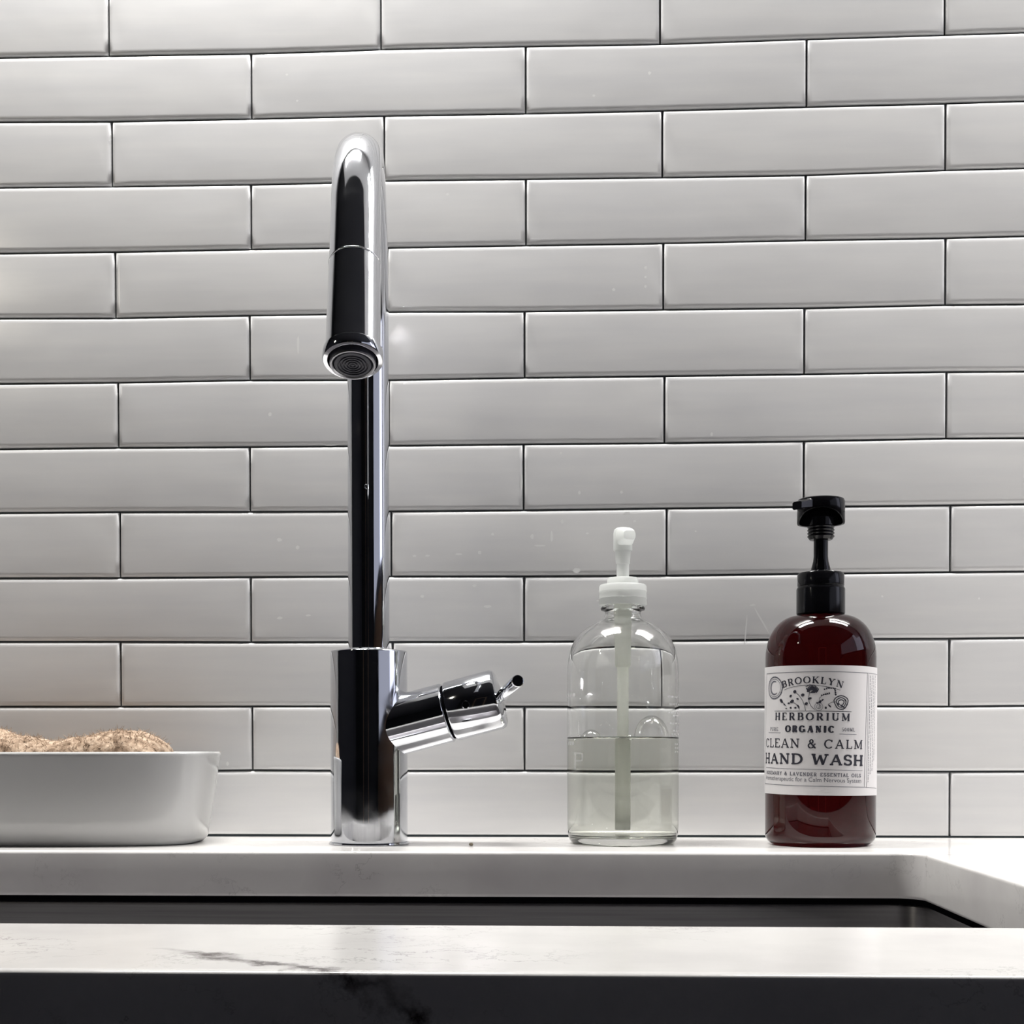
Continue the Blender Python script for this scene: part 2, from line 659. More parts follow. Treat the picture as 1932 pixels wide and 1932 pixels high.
# dark sealant line between tiles and worktop
box('joint_sealant', RX0, RX1, 0.0008, 0.0032, -0.001, 0.0013, MAT['caulk'], wall)

# dried water marks on the glaze (x, z, width, height in mm)
spots = [(-193, 582, 2, 2), (-185, 562, 2, 1.6), (-185, 377, 1.8, 14), (-207, 324, 3, 3), (-14, 270, 1.8, 13), (-6, 229, 3, 4), (9, 229, 2.2, 9),
         (0, 222, 9, 1.5), (70, 552, 0.1, 0.1), (83, 577, 2.6, 2.6), (41, 561, 2, 2), (80, 431, 2.2, 3), (80, 424, 2, 2), (80, 417, 2, 2.4),
         (56, 415, 2.6, 2.6), (-70, 489, 2.4, 2), (16, 292, 1.2, 1.4), (17, 240, 2.5, 3.5), (30, 262, 2, 3), (28, 203, 6, 4), (62, 262, 2.4, 2.6),
         (66, 246, 5, 2.2), (72, 240, 2.4, 2), (-96, 215, 3, 2), (-86, 215, 4, 1.6), (-62, 216, 6, 1.4), (-46, 217, 3, 3), (-90, 184, 3, 2.4),
         (-200, 228, 4, 3), (-186, 222, 3, 3), (-200, 168, 5, 2.4), (-178, 170, 4, 1.6), (-50, 192, 3.2, 2.4), (-40, 176, 7, 2.2), (44, 180, 2.2, 1.4),
         (24, 128, 2.4, 2.4), (-241, 56, 2.4, 3.4), (130, 305, 2.2, 3), (118, 232, 1.6, 1.4), (196, 176, 1.6, 2), (258, 182, 1.8, 1.8),
         (330, 180, 1.6, 1.6), (-160, 300, 10, 0.8), (-36, 231, 2.4, 2.2), (36, 231, 2.4, 1.6), (-330, 536, 1.8, 1.8)]
v, f = [], []


def add_spot(x, z, w, h, rot=0):
    c = len(v)
    y = 0
    for ta, tb, tk, fn in PLANES:
        if ta < x < tb and joint_z(tk + 1, x) < z < joint_z(tk, x):
            y = (fn(x, z) - 0.03) * mm
    for i in range(12):
        a = 2 * pi * i / 12
        k = random.uniform(0.8, 1.1)
        dx, dz = w / 2 * cos(a) * k, h / 2 * sin(a) * k
        v.append(((x + dx * cos(rot) - dz * sin(rot)) * mm, y, (z + dx * sin(rot) + dz * cos(rot)) * mm))
    f.append(tuple(range(c, c + 12)))


for s in spots:
    add_spot(*s)
add_spot(156, 158, 1.0, 26, -0.08)
add_spot(168, 164, 1.3, 24, 0.52)
add_spot(161, 176, 5, 1.6, 0.1)
o = from_data('water_marks', v, f, MAT['spot'], wall, smooth=False, recalc=False)
o['kind'] = 'stuff'

# ------------------------------------------------------------------ worktop with sink cut-out
SX0, SX1, SY0, SY1 = -0.480, 0.2485, -0.5245, -0.1505
TH = 0.030


def rrect(x0, x1, y0, y1, r, n=8):
    pts = []
    for cx, cy, a0 in ((x1 - r, y1 - r, 0), (x0 + r, y1 - r, 90), (x0 + r, y0 + r, 180), (x1 - r, y0 + r, 270)):
        for i in range(n + 1):
            a = radians(a0 + 90 * i / n)
            pts.append((cx + r * cos(a), cy + r * sin(a)))
    return pts


def make_counter():
    cu = bpy.data.curves.new('tmp', 'CURVE')
    cu.dimensions = '2D'
    cu.fill_mode = 'BOTH'
    bev = 0.0022
    cu.extrude = TH / 2 - bev
    cu.bevel_depth = bev
    cu.bevel_resolution = 3
    cu.offset = -bev
    for pts in ([(RX0 + 0.3, -0.6355), (1.3, -0.6355), (1.3, 0.0002), (RX0 + 0.3, 0.0002)], rrect(SX0, SX1, SY0, SY1, 0.016)):
        sp = cu.splines.new('POLY')
        sp.points.add(len(pts) - 1)
        for p, q in zip(sp.points, pts):
            p.co = (q[0], q[1], 0, 1)
        sp.use_cyclic_u = True
    t = bpy.data.objects.new('tmp', cu)
    COL.objects.link(t)
    dg = bpy.context.evaluated_depsgraph_get()
    me = bpy.data.meshes.new_from_object(t.evaluated_get(dg))
    bpy.data.objects.remove(t)
    for q in me.vertices:
        q.co.z -= TH / 2
    o = link('countertop', me, MAT['quartz'], smooth=True)
    mark_sharp(me, 50)
    me.name = 'countertop'
    tag(o, 'white grey-veined quartz worktop with a rectangular sink cut-out below the tiled wall', 'countertop')
    return o


make_counter()


def make_sink():
    e = 0.004
    root = thing('sink', 'dark brushed steel undermount sink basin seen below the worktop edge', 'sink', ((SX0 + SX1) / 2, (SY0 + SY1) / 2, -0.25))
    ox, oy, oz = root.location
    v, f, rings = [], [], []

    def ring(ins, z, r):
        pts = rrect(SX0 - e + ins, SX1 + e - ins, SY0 - e + ins, SY1 + e - ins, r)
        ids = []
        for p in pts:
            ids.append(len(v))
            v.append((p[0] - ox, p[1] - oy, z - oz))
        rings.append(ids)
    ring(-0.018, -0.0355, 0.034)
    ring(-0.018, -0.0342, 0.034)
    ring(0.0, -0.0342, 0.016)
    ring(0.001, -0.0362, 0.016)
    ring(0.002, -0.225, 0.016)
    ring(0.008, -0.240, 0.016)
    ring(0.022, -0.246, 0.016)
    ring(0.06, -0.247, 0.016)
    N = len(rings[0])
    for a, b in zip(rings[:-1], rings[1:]):
        for i in range(N):
            j = (i + 1) % N
            f.append((a[i], a[j], b[j], b[i]))
    f.append(tuple(rings[-1]))
    from_data('basin', v, f, MAT['steel'], root, auto=50)
    lathe('drain', [(0, 0.0055), (0.020, 0.0055), (0.036, 0.0045), (0.042, 0.0035), (0.042, 0.003)], MAT['chrome'], root)
    # black strip painting the shade in the gap between slab and steel rim
    v, f = [], []
    pts = rrect(SX0 - e - .016, SX1 + e + .016, SY0 - e - .016, SY1 + e + .016, 0.030)
    pin = rrect(SX0 - .003, SX1 + .003, SY0 - .003, SY1 + .003, 0.018)
    N = len(pts)
    for z in (-0.0302, -0.0342):
        for p in pts:
            v.append((p[0] - ox, p[1] - oy, z - oz))
        for p in pin:
            v.append((p[0] - ox, p[1] - oy, z - oz))
    for i in range(N):
        j = (i + 1) % N
        f.append((i, j, N + j, N + i))
        f.append((2 * N + i, 2 * N + j, 3 * N + j, 3 * N + i))
        f.append((N + i, N + j, 3 * N + j, 3 * N + i))
        f.append((i, j, 2 * N + j, 2 * N + i))
    from_data('gap_shade', v, f, MAT['hole'], root, smooth=False)


make_sink()

# ------------------------------------------------------------------ faucet
FX, FY = -0.1195, -0.0785


def make_faucet():
    root = thing('faucet', 'tall polished chrome single-lever gooseneck kitchen faucet at the back of the sink', 'faucet', (FX, FY, 0))
    C = MAT['chrome']
    rb = 0.0272
    hb = 0.1368
    lathe('body', [(0, 0.001)] + [(rb - 0.001, 0.001), (rb, 0.002)] + arc_profile(rb - 0.0012, hb - 0.0012, 0.0012, 0, 90, 4) + [(0, hb)], C, root, 96)
    lathe('base_ring', [(0, 0.0), (rb + 0.0008, 0.0), (rb + 0.0012, 0.0006), (rb + 0.0008, 0.0016), (0, 0.0016)], C, root, 96)
    rc = 0.0146
    lathe('neck_ring', [(0, hb - .001), (rc + 0.0022, hb - .001), (rc + 0.0022, hb + 0.0008), (rc + .0012, hb + 0.0016), (0, hb + 0.0016)], C, root, 96)
    # spout: column, arc toward the room, straight end tilted outward
    tgt = Vector((-0.0968, -0.289)) - Vector((FX, FY))
    h = Vector((tgt.x, tgt.y, 0)).normalized()
    side = Vector((h.y, -h.x, 0))
    R, zc, Ls, Lh = 0.088, 0.3510, 0.042, 0.067
    pts = [Vector((0, 0, hb - 0.001)), Vector((0, 0, 0.25)), Vector((0, 0, zc))]
    end = 158
    for i in range(1, 41):
        a = radians(end * i / 40)
        pts.append(h * (R * (1 - cos(a))) + Vector((0, 0, zc + R * sin(a))))
    d = h * sin(radians(180 - end)) + Vector((0, 0, -cos(radians(180 - end))))
    j = pts[-1] + d * Ls
    pts.append(j)
    sweep('spout', pts, [rc] * len(pts), C, root, 64, side)
    A = axis_matrix(j, d, side)
    seam = [(rc - 0.0006, -0.0006), (rc + 0.0001, -0.0005), (rc + 0.00045, 0.0), (rc + 0.0001, 0.0005), (rc - 0.0006, 0.0006)]
    lathe('seam_ring', seam, C, root, 96, A, auto=80)
    rh = 0.01535
    lathe('spray_head', [(0, 0.0004), (rc - .0004, 0.0004), (rc - .0004, 0.0010), (rc + .0002, 0.0013), (rh, Lh - 0.0075), (rh - 0.0005, Lh - 0.007), (0, Lh - 0.007)], C, root, 96, A)
    ring = lathe('outlet_ring', [(rh - .002, Lh - 0.0068), (rh + 0.0006, Lh - 0.0068), (rh + 0.0014, Lh - 0.006), (rh + 0.0016, Lh - 0.001), (rh + 0.0010, Lh), (0.0142, Lh + 0.0002),
                                 (0.0138, Lh - 0.0004), (0.0138, Lh - 0.006)], C, root, 96, A)
    lathe('outlet_recess', [(0.0139, Lh - 0.0045), (0, Lh - 0.0045)], MAT['hole'], root, 64, A)
    Lf = Lh + 0.0030
    lathe('aerator_sleeve', [(0.0128, Lh - 0.0045), (0.0128, Lf - 0.0006)], MAT['rubber'], root, 64, A)
    lathe('aerator_rim', [(0.0128, Lf - 0.0006), (0.0124, Lf + 0.0001), (0.0116, Lf + 0.0001), (0.0110, Lf - 0.0006), (0.0109, Lf - 0.002)], MAT['satin'], root, 64, A)
    prof = [(0.0109, Lf - 0.002), (0.0104, Lf - 0.0008), (0.0102, Lf - 0.0002), (0.0090, Lf)]
    r = 0.0086
    while r > 0.0012:
        prof += [(r, Lf), (r - 0.0003, Lf - 0.0007), (r - 0.0009, Lf - 0.0007), (r - 0.0012, Lf)]
        r -= 0.0017
    prof += [(0.0009, Lf), (0, Lf + 0.0003)]
    lathe('aerator', prof, MAT['rubber'], root, 64, A)
    # valve branch with turning handle
    el = radians(14.5)
    az = radians(4)
    ax = Vector((cos(el) * cos(az), -cos(el) * sin(az), sin(el)))
    o0 = Vector((0.0, -0.0005, 0.0785))
    B = axis_matrix(o0, ax, (0, -1, 0))
    rv = 0.0212
    L1, L2 = 0.0590, 0.0972
    lathe('valve_branch', [(0, 0), (rv, 0.0), (rv, L1 - 0.0012), (rv - 0.0008, L1 - 0.0004), (rv - 0.0018, L1), (0, L1)], C, root, 96, B)
    lathe('branch_groove', [(0, L1 - 0.0005), (rv - 0.0020, L1 - 0.0005), (rv - 0.0020, L1 + 0.0020), (0, L1 + 0.002)], MAT['hole'], root, 64, B)
    hd = lathe('handle', [(0, L1 + 0.0014), (rv - 0.0018, L1 + 0.0014), (rv - 0.0006, L1 + 0.0018), (rv, L1 + 0.0028), (rv, L2 - 0.003), (rv - 0.0010, L2 - 0.0010), (rv - 0.003, L2), (0, L2)], C, root, 96, B)
    # set screw hole facing the room, its dark depth a flat black disc
    p = B @ Vector((rv * cos(radians(-2)), rv * sin(radians(-2)), L1 + 0.0160))
    n = (B.to_3x3() @ Vector((cos(radians(-2)), sin(radians(-2)), 0))).normalized()
    S = axis_matrix(p - n * 0.002, n, (1, 0, 0))
    lathe('set_screw_hole', [(0.0, 0.0021), (0.0022, 0.0021), (0.0024, 0.0019)], MAT['hole'], hd, 24, S)
    lathe('set_screw_rim', [(0.0022, 0.0018), (0.0023, 0.00215), (0.0028, 0.00205), (0.0030, 0.0017)], C, hd, 24, S)
    # lever pin
    p0 = Vector((-0.0271, -0.0940, 0.1020)) - Vector((FX, FY, 0))
    p1 = Vector((-0.0108, -0.150, 0.1120)) - Vector((FX, FY, 0))
    Lp = (p1 - p0).length
    Q = axis_matrix(p0, p1 - p0, (1, 0, 0))
    lathe('lever', [(0, -0.004), (0.0040, -0.004), (0.0042, Lp - 0.0007), (0.0038, Lp - 0.0001), (0.0034, Lp), (0.0034, Lp - 0.0006), (0, Lp - 0.0006)], C, root, 32, Q)
    # water drop clinging to the column
    S = Matrix.Translation((0.0 + 0.0005, -rc - 0.0002, 0.2505))
    lathe('water_drop', [(0, -0.0018), (0.0009, -0.0015), (0.0013, -0.0005), (0.0011, 0.0006), (0.0005, 0.0015), (0, 0.002)], MAT['glass'], root, 16, S)
    return root


make_faucet()


# ------------------------------------------------------------------ clear glass soap bottle
def make_clear_bottle():
    cx, cy = 0.0606, -0.0670
    root = thing('glass_soap_bottle', 'clear glass soap bottle, half full, with a white pump, right of the faucet', 'soap dispenser', (cx, cy, 0))
    Rb = 0.0397
    # outer outline (r, z)
    outer = [(0, 0.0030), (0.020, 0.0024), (0.031, 0.0008), (0.0345, 0.0), (0.0365, 0.0006), (0.0382, 0.0030), (0.0393, 0.008), (Rb, 0.014), (Rb, 0.050), (Rb, 0.090), (Rb, 0.118),
             (0.0395, 0.125), (0.0388, 0.1315), (0.0372, 0.1385), (0.0345, 0.1445), (0.0305, 0.1495), (0.0255, 0.1535), (0.0205, 0.1563), (0.0165, 0.1583), (0.0138, 0.1603), (0.0127, 0.1625),
             (0.0126, 0.1645), (0.0135, 0.1652), (0.0155, 0.1658), (0.0158, 0.1672), (0.0150, 0.1684), (0.0132, 0.1690), (0.0130, 0.1800)]
    w = 0.0024
    inner = [(0.0106, 0.1800), (0.0104, 0.1660), (0.0108, 0.1620), (0.0130, 0.1580), (0.0170, 0.1552), (0.0220, 0.1524), (0.0270, 0.1490), (0.0310, 0.1445), (0.0340, 0.1390), (0.0360, 0.1330),
             (0.0370, 0.1260), (Rb - w, 0.118), (Rb - w, 0.090), (Rb - w, 0.050), (Rb - w, 0.0150), (0.0362, 0.0100), (0.0345, 0.0072), (0.031, 0.0060), (0.02, 0.0072), (0, 0.0078)]
    lathe('glass', outer + inner, MAT['glass'], root, 128)
    lv = 0.0744
    ov = 0.0003
    liq = [(0, 0.0078 - ov), (0.02, 0.0072 - ov), (0.031, 0.0060 - ov), (0.0346, 0.0071 - ov), (0.0364, 0.0099), (Rb - w + ov, 0.0149), (Rb - w + ov, 0.050), (Rb - w + ov, lv + 0.0012),
           (Rb - w - 0.0006, lv + 0.0004), (Rb - w - 0.0018, lv), (0.02, lv), (0, lv)]
    lathe('liquid_soap', liq, MAT['liquid'], root, 128)
    # dome bubbles on the liquid
    for bx, by, rx, rz in ((0.0195, -0.012, 0.0120, 0.0162), (-0.0225, -0.014, 0.0066, 0.0062)):
        prof = [(rx * cos(radians(a)), rz * sin(radians(a))) for a in range(0, 91, 9)]
        prof[-1] = (0, rz)
        m = Matrix.Translation((bx, by, lv + 0.0002))
        lathe('bubble', prof, MAT['film'], root, 40, m)
    for bx, by, r in ((0.0040, -0.019, 0.0022), (-0.030, -0.010, 0.0022), (-0.0285, -0.0125, 0.0014)):
        prof = [(max(r * cos(radians(a)), 0), r * sin(radians(a))) for a in range(-90, 91, 15)]
        prof[0] = (0, -r)
        prof[-1] = (0, r)
        lathe('bubble', prof, MAT['film'], root, 24, Matrix.Translation((bx, by, lv + 0.0008)))
    W = MAT['white']
    # screw cap
    cap = [(0.0134, 0.1694), (0.0168, 0.1694), (0.0171, 0.1700), (0.0168, 0.1735), (0.0171, 0.1741), (0.0168, 0.1752), (0.0168, 0.1785), (0.0171, 0.1791), (0.0168, 0.1800), (0.0168, 0.1826), (0.0160, 0.1838), (0.0110, 0.1842), (0.0110, 0.1842),
           (0.0110, 0.1878), (0.0104, 0.1888), (0.0060, 0.1892), (0.0050, 0.1892), (0.0050, 0.1802), (0.0134, 0.1802)]
    lathe('cap', cap, W, root, 72)
    lathe('pump_stem', [(0.0, 0.185), (0.0044, 0.185), (0.0044, 0.1985), (0.0050, 0.1988), (0.0056, 0.2070), (0.0060, 0.2085), (0, 0.2085)], W, root, 40)
    head = lathe('pump_head', [(0, 0.2080), (0.0066, 0.2080), (0.0067, 0.2086), (0.0067, 0.2205), (0.0062, 0.2230), (0.0045, 0.2242), (0, 0.2245)], W, root, 40)
    # beak of the pump, pointing at the room and a little to the right
    a = radians(-72)
    dirv = Vector((cos(a), sin(a), 0))
    sd = Vector((-dirv.y, dirv.x, 0))
    secs = [(0.000, 0.0064, 0.2095, 0.2243), (0.006, 0.0062, 0.2110, 0.2240), (0.010, 0.0054, 0.2130, 0.2228), (0.0140, 0.0044, 0.2142, 0.2205)]
    v, f, rings = [], [], []
    for t, hw, z0, z1 in secs:
        ids = []
        zc_, hz = (z0 + z1) / 2, (z1 - z0) / 2
        for k in range(20):
            q = 2 * pi * k / 20
            c, s = cos(q), sin(q)
            c = math.copysign(abs(c) ** 0.6, c)
            s = math.copysign(abs(s) ** 0.6, s)
            p = dirv * t + sd * (hw * c) + Vector((0, 0, zc_ + hz * s))
            ids.append(len(v))
            v.append(p)
        rings.append(ids)
    for r_, s_ in zip(rings[:-1], rings[1:]):
        for i in range(20):
            f.append((r_[i], r_[(i + 1) % 20], s_[(i + 1) % 20], s_[i]))
    f.append(tuple(rings[0][::-1]))
    f.append(tuple(rings[-1]))
    from_data('nozzle', v, f, W, head, auto=50)
    # pump housing and dip tube inside the bottle
    lathe('pump_housing', [(0, 0.1800), (0.0068, 0.1800), (0.0058, 0.1420), (0.0056, 0.1270), (0.0048, 0.1255), (0, 0.1255)], MAT['tube'], root, 40)
    lathe('dip_tube', [(0, 0.1262), (0.0041, 0.1262), (0.0041, 0.0100), (0.0033, 0.0100), (0.0033, 0.012), (0, 0.012)], MAT['tube'], root, 40)
    # worn pale print at both sides of the glass: bars of illegible rows and the remains of a letter
    v, f = [], []
    rp = Rb + 0.00012
    az0 = atan2(CAM.y - cy, CAM.x - cx)

    def bar(p0, p1, z0, z1):
        nseg = max(1, int(abs(p1 - p0) / 4))
        for i in range(nseg):
            a0 = az0 + radians(p0 + (p1 - p0) * i / nseg)
            a1 = az0 + radians(p0 + (p1 - p0) * (i + 1) / nseg)
            c = len(v)
            for a_, z in ((a0, z0), (a1, z0), (a1, z1), (a0, z1)):
                v.append((rp * cos(a_), rp * sin(a_), z))
            f.append((c, c + 1, c + 2, c + 3))
    rr = random.Random(3)
    for z in (0.1035, 0.0985, 0.0925, 0.0905, 0.0850, 0.0800, 0.0775, 0.0705, 0.0678, 0.0650):
        p = rr.uniform(48, 62) if z > 0.072 else 66
        while p < 84:
            q = p + rr.uniform(1.5, 7)
            bar(p, min(q, 86), z - 0.0006, z + 0.0006)
            p = q + rr.uniform(1.0, 3)
    for z in (0.1050, 0.0712):
        p = -84
        while p < -58:
            q = p + rr.uniform(2, 6)
            bar(p, q, z - 0.0012, z + 0.0012)
            p = q + rr.uniform(1.5, 4)
    bar(-52, -49.5, 0.0775, 0.0865)
    bar(-58, -55.0, 0.0530, 0.0650)
    bar(-55, -46, 0.0635, 0.0650)
    bar(-55, -46, 0.0585, 0.0598)
    bar(-46, -43.5, 0.0592, 0.0642)
    o = from_data('worn_print', v, f, MAT['etch'], root, smooth=False, recalc=False)
    o['kind'] = 'stuff'
    return root


make_clear_bottle()

# ------------------------------------------------------------------ slab serif lettering
# every glyph: advance width, strokes; stroke = ('l', x0, y0, x1, y1, weight) or ('a', cx, cy, rx, ry, a0, a1, weight); weight 1 thick, 0 thin
SER = 0.15


def stem(x, w=1, top=True, bot=True, s=SER):
    l = [('l', x, 0, x, 1, w)]
    if top:
        l.append(('l', x - s, 0.97, x + s, 0.97, 0))
    if bot:
        l.append(('l', x - s, 0.03, x + s, 0.03, 0))
    return l


GL = {
    'A': (0.92, [('l', .12, 0, .46, 1, 0), ('l', .80, 0, .46, 1, 1), ('l', .24, .34, .68, .34, 0), ('l', 0, .03, .26, .03, 0), ('l', .66, .03, .94, .03, 0)]),
    'B': (0.78, stem(.18) + [('l', .1, .97, .42, .97, 0), ('l', .1, .03, .45, .03, 0), ('l', .18, .52, .45, .52, 0), ('a', .40, .745, .24, .225, -90, 90, 1), ('a', .42, .275, .28, .245, -90, 90, 1)]),
    'C': (0.86, [('a', .45, .5, .38, .47, 40, 320, 1), ('l', .76, .72, .76, .97, 0)]),
    'D': (0.88, stem(.18) + [('l', .1, .97, .42, .97, 0), ('l', .1, .03, .42, .03, 0), ('a', .40, .5, .40, .47, -90, 90, 1)]),
    'E': (0.76, stem(.18) + [('l', .18, .97, .66, .97, 0), ('l', .18, .03, .70, .03, 0), ('l', .18, .52, .52, .52, 0), ('l', .66, .78, .66, 1, 0), ('l', .70, 0, .70, .24, 0)]),
    'G': (0.92, [('a', .46, .5, .39, .47, 40, 330, 1), ('l', .80, .05, .80, .42, 1), ('l', .60, .42, .92, .42, 0), ('l', .77, .74, .77, .97, 0)]),
    'H': (0.94, stem(.18) + stem(.76) + [('l', .18, .5, .76, .5, 0)]),
    'I': (0.38, stem(.19)),
    'K': (0.88, stem(.18) + [('l', .20, .42, .72, .97, 0), ('l', .36, .58, .76, .03, 1), ('l', .58, .97, .86, .97, 0), ('l', .62, .03, .92, .03, 0)]),
    'L': (0.72, stem(.18) + [('l', .18, .03, .66, .03, 0), ('l', .66, 0, .66, .28, 0)]),
    'M': (1.08, [('l', .16, 0, .16, 1, 0), ('l', .92, 0, .92, 1, 1), ('l', .16, 1, .54, .08, 1), ('l', .54, .08, .92, 1, 0), ('l', 0, .97, .18, .97, 0), ('l', .90, .97, 1.08, .97, 0), ('l', .02, .03, .30, .03, 0), ('l', .78, .03, 1.06, .03, 0)]),
    'N': (0.94, [('l', .18, 0, .18, 1, 0), ('l', .78, 0, .78, 1, 0), ('l', .18, .97, .78, .03, 1), ('l', .02, .97, .20, .97, 0), ('l', .04, .03, .32, .03, 0), ('l', .64, .97, .92, .97, 0)]),
    'O': (0.94, [('a', .47, .5, .40, .47, 0, 360, 1)]),
    'P': (0.74, stem(.18) + [('l', .1, .97, .42, .97, 0), ('l', .18, .46, .42, .46, 0), ('a', .40, .715, .26, .255, -90, 90, 1)]),
    'R': (0.84, stem(.18) + [('l', .1, .97, .42, .97, 0), ('l', .18, .48, .42, .48, 0), ('a', .40, .725, .25, .245, -90, 90, 1), ('l', .42, .48, .72, .03, 1), ('l', .64, .03, .86, .03, 0)]),
    'S': (0.72, [('a', .36, .735, .25, .235, 30, 270, 1), ('a', .36, .265, .27, .235, -150, 90, 1), ('l', .61, .74, .61, .98, 0), ('l', .10, .02, .10, .27, 0)]),
    'T': (0.82, stem(.41, top=False) + [('l', .06, .97, .76, .97, 0), ('l', .07, .72, .07, 1, 0), ('l', .75, .72, .75, 1, 0)]),
    'U': (0.90, [('l', .18, .32, .18, 1, 1), ('l', .74, .32, .74, 1, 0), ('a', .46, .32, .28, .29, 180, 360, 1), ('l', .03, .97, .33, .97, 0), ('l', .60, .97, .88, .97, 0)]),
    'V': (0.90, [('l', .12, 1, .45, 0, 1), ('l', .80, 1, .45, 0, 0), ('l', 0, .97, .28, .97, 0), ('l', .64, .97, .92, .97, 0)]),
    'W': (1.24, [('l', .14, 1, .36, 0, 1), ('l', .62, .92, .36, 0, 0), ('l', .62, .92, .86, 0, 1), ('l', 1.10, 1, .86, 0, 0), ('l', 0, .97, .30, .97, 0), ('l', .94, .97, 1.24, .97, 0)]),
    'Y': (0.88, [('l', .12, 1, .43, .45, 1), ('l', .76, 1, .43, .45, 0), ('l', .43, 0, .43, .46, 1), ('l', 0, .97, .26, .97, 0), ('l', .62, .97, .88, .97, 0), ('l', .28, .03, .58, .03, 0)]),
    '&': (0.92, [('a', .40, .76, .17, .20, 0, 360, 1), ('a', .36, .28, .29, .26, 60, 330, 1), ('l', .30, .62, .80, .03, 1), ('l', .60, .16, .78, .46, 0), ('l', .66, .46, .90, .46, 0), ('l', .70, .03, .92, .03, 0)]),
    '5': (0.70, [('l', .16, .97, .60, .97, 0), ('l', .16, .52, .16, .97, 0), ('a', .34, .30, .27, .27, -150, 120, 1)]),
    '0': (0.72, [('a', .36, .5, .27, .47, 0, 360, 1)]),
    ' ': (0.60, []),
}


class Print:
    """flat print on the label, laid out in label coordinates (u along the arc, z up)"""

    def __init__(self, R, az0, drop):
        self.R, self.az0, self.drop = R, az0, drop
        self.v, self.f = [], []

    def pt(self, u, z):
        a = self.az0 + u / self.R
        self.v.append((self.R * cos(a), self.R * sin(a), z))
        return len(self.v) - 1

    def line(self, p, q, t, seg=0.0012):
        (ua, za), (ub, zb) = p, q
        L = sqrt((ub - ua) ** 2 + (zb - za) ** 2)
        if L < 1e-7:
            return
        nx, nz = -(zb - za) / L * t / 2, (ub - ua) / L * t / 2
        n = max(1, int(L / seg))
        prev = None
        for i in range(n + 1):
            k = i / n
            u, z = ua + (ub - ua) * k, za + (zb - za) * k
            c = (self.pt(u + nx, z + nz), self.pt(u - nx, z - nz))
            if prev:
                self.f.append((prev[0], prev[1], c[1], c[0]))
            prev = c

    def poly(self, pts, t):
        """polyline with mitred constant width"""
        n = len(pts)
        prev = None
        for i in range(n):
            a, b = pts[max(i - 1, 0)], pts[min(i + 1, n - 1)]
            L = sqrt((b[0] - a[0]) ** 2 + (b[1] - a[1]) ** 2) or 1
            tt = t[i] if isinstance(t, (list, tuple)) else t
            nx, nz = -(b[1] - a[1]) / L * tt / 2, (b[0] - a[0]) / L * tt / 2
            c = (self.pt(pts[i][0] + nx, pts[i][1] + nz), self.pt(pts[i][0] - nx, pts[i][1] - nz))
            if prev:
                self.f.append((prev[0], prev[1], c[1], c[0]))
            prev = c

    def blob(self, u, z, w, h, rot=0, n=10):
        c = []
        for i in range(n):
            a = 2 * pi * i / n
            x, y = w / 2 * cos(a), h / 2 * sin(a)
            c.append(self.pt(u + x * cos(rot) - y * sin(rot), z + x * sin(rot) + y * cos(rot)))
        self.f.append(tuple(c))

    def glyph(self, ch, tf, thick, thin):
        for s in GL[ch][1]:
            if s[0] == 'l':
                t = thick if s[5] else thin
                self.line(tf(s[1], s[2]), tf(s[3], s[4]), t)
            else:
                _, cx, cy, rx, ry, a0, a1, w = s
                n = max(6, int(abs(a1 - a0) / 20))
                pts, ts = [], []
                for i in range(n + 1):
                    a = radians(a0 + (a1 - a0) * i / n)
                    pts.append(tf(cx + rx * cos(a), cy + ry * sin(a)))
                    ts.append(thin + (thick - thin) * abs(cos(a)) ** 1.5)
                self.poly(pts, ts)

    def text(self, s, p0, p1, h, thick, thin, gap=0.12, wscale=None):
        """text fitted between the baseline points p0 and p1 (u, z)"""
        (ua, za), (ub, zb) = p0, p1
        tot = sum(GL[c][0] for c in s) + gap * (len(s) - 1)
        k = sqrt((ub - ua) ** 2 + (zb - za) ** 2) / tot
        du, dz = (ub - ua), (zb - za)
        L = sqrt(du * du + dz * dz)
        du, dz = du / L, dz / L
        x = 0
        for c in s:
            x0 = x

            def tf(a, b, x0=x0):
                q = (x0 + a) * k
                return ua + du * q - dz * b * h, za + dz * q + b * h
            self.glyph(c, tf, thick, thin)
            x += GL[c][0] + gap


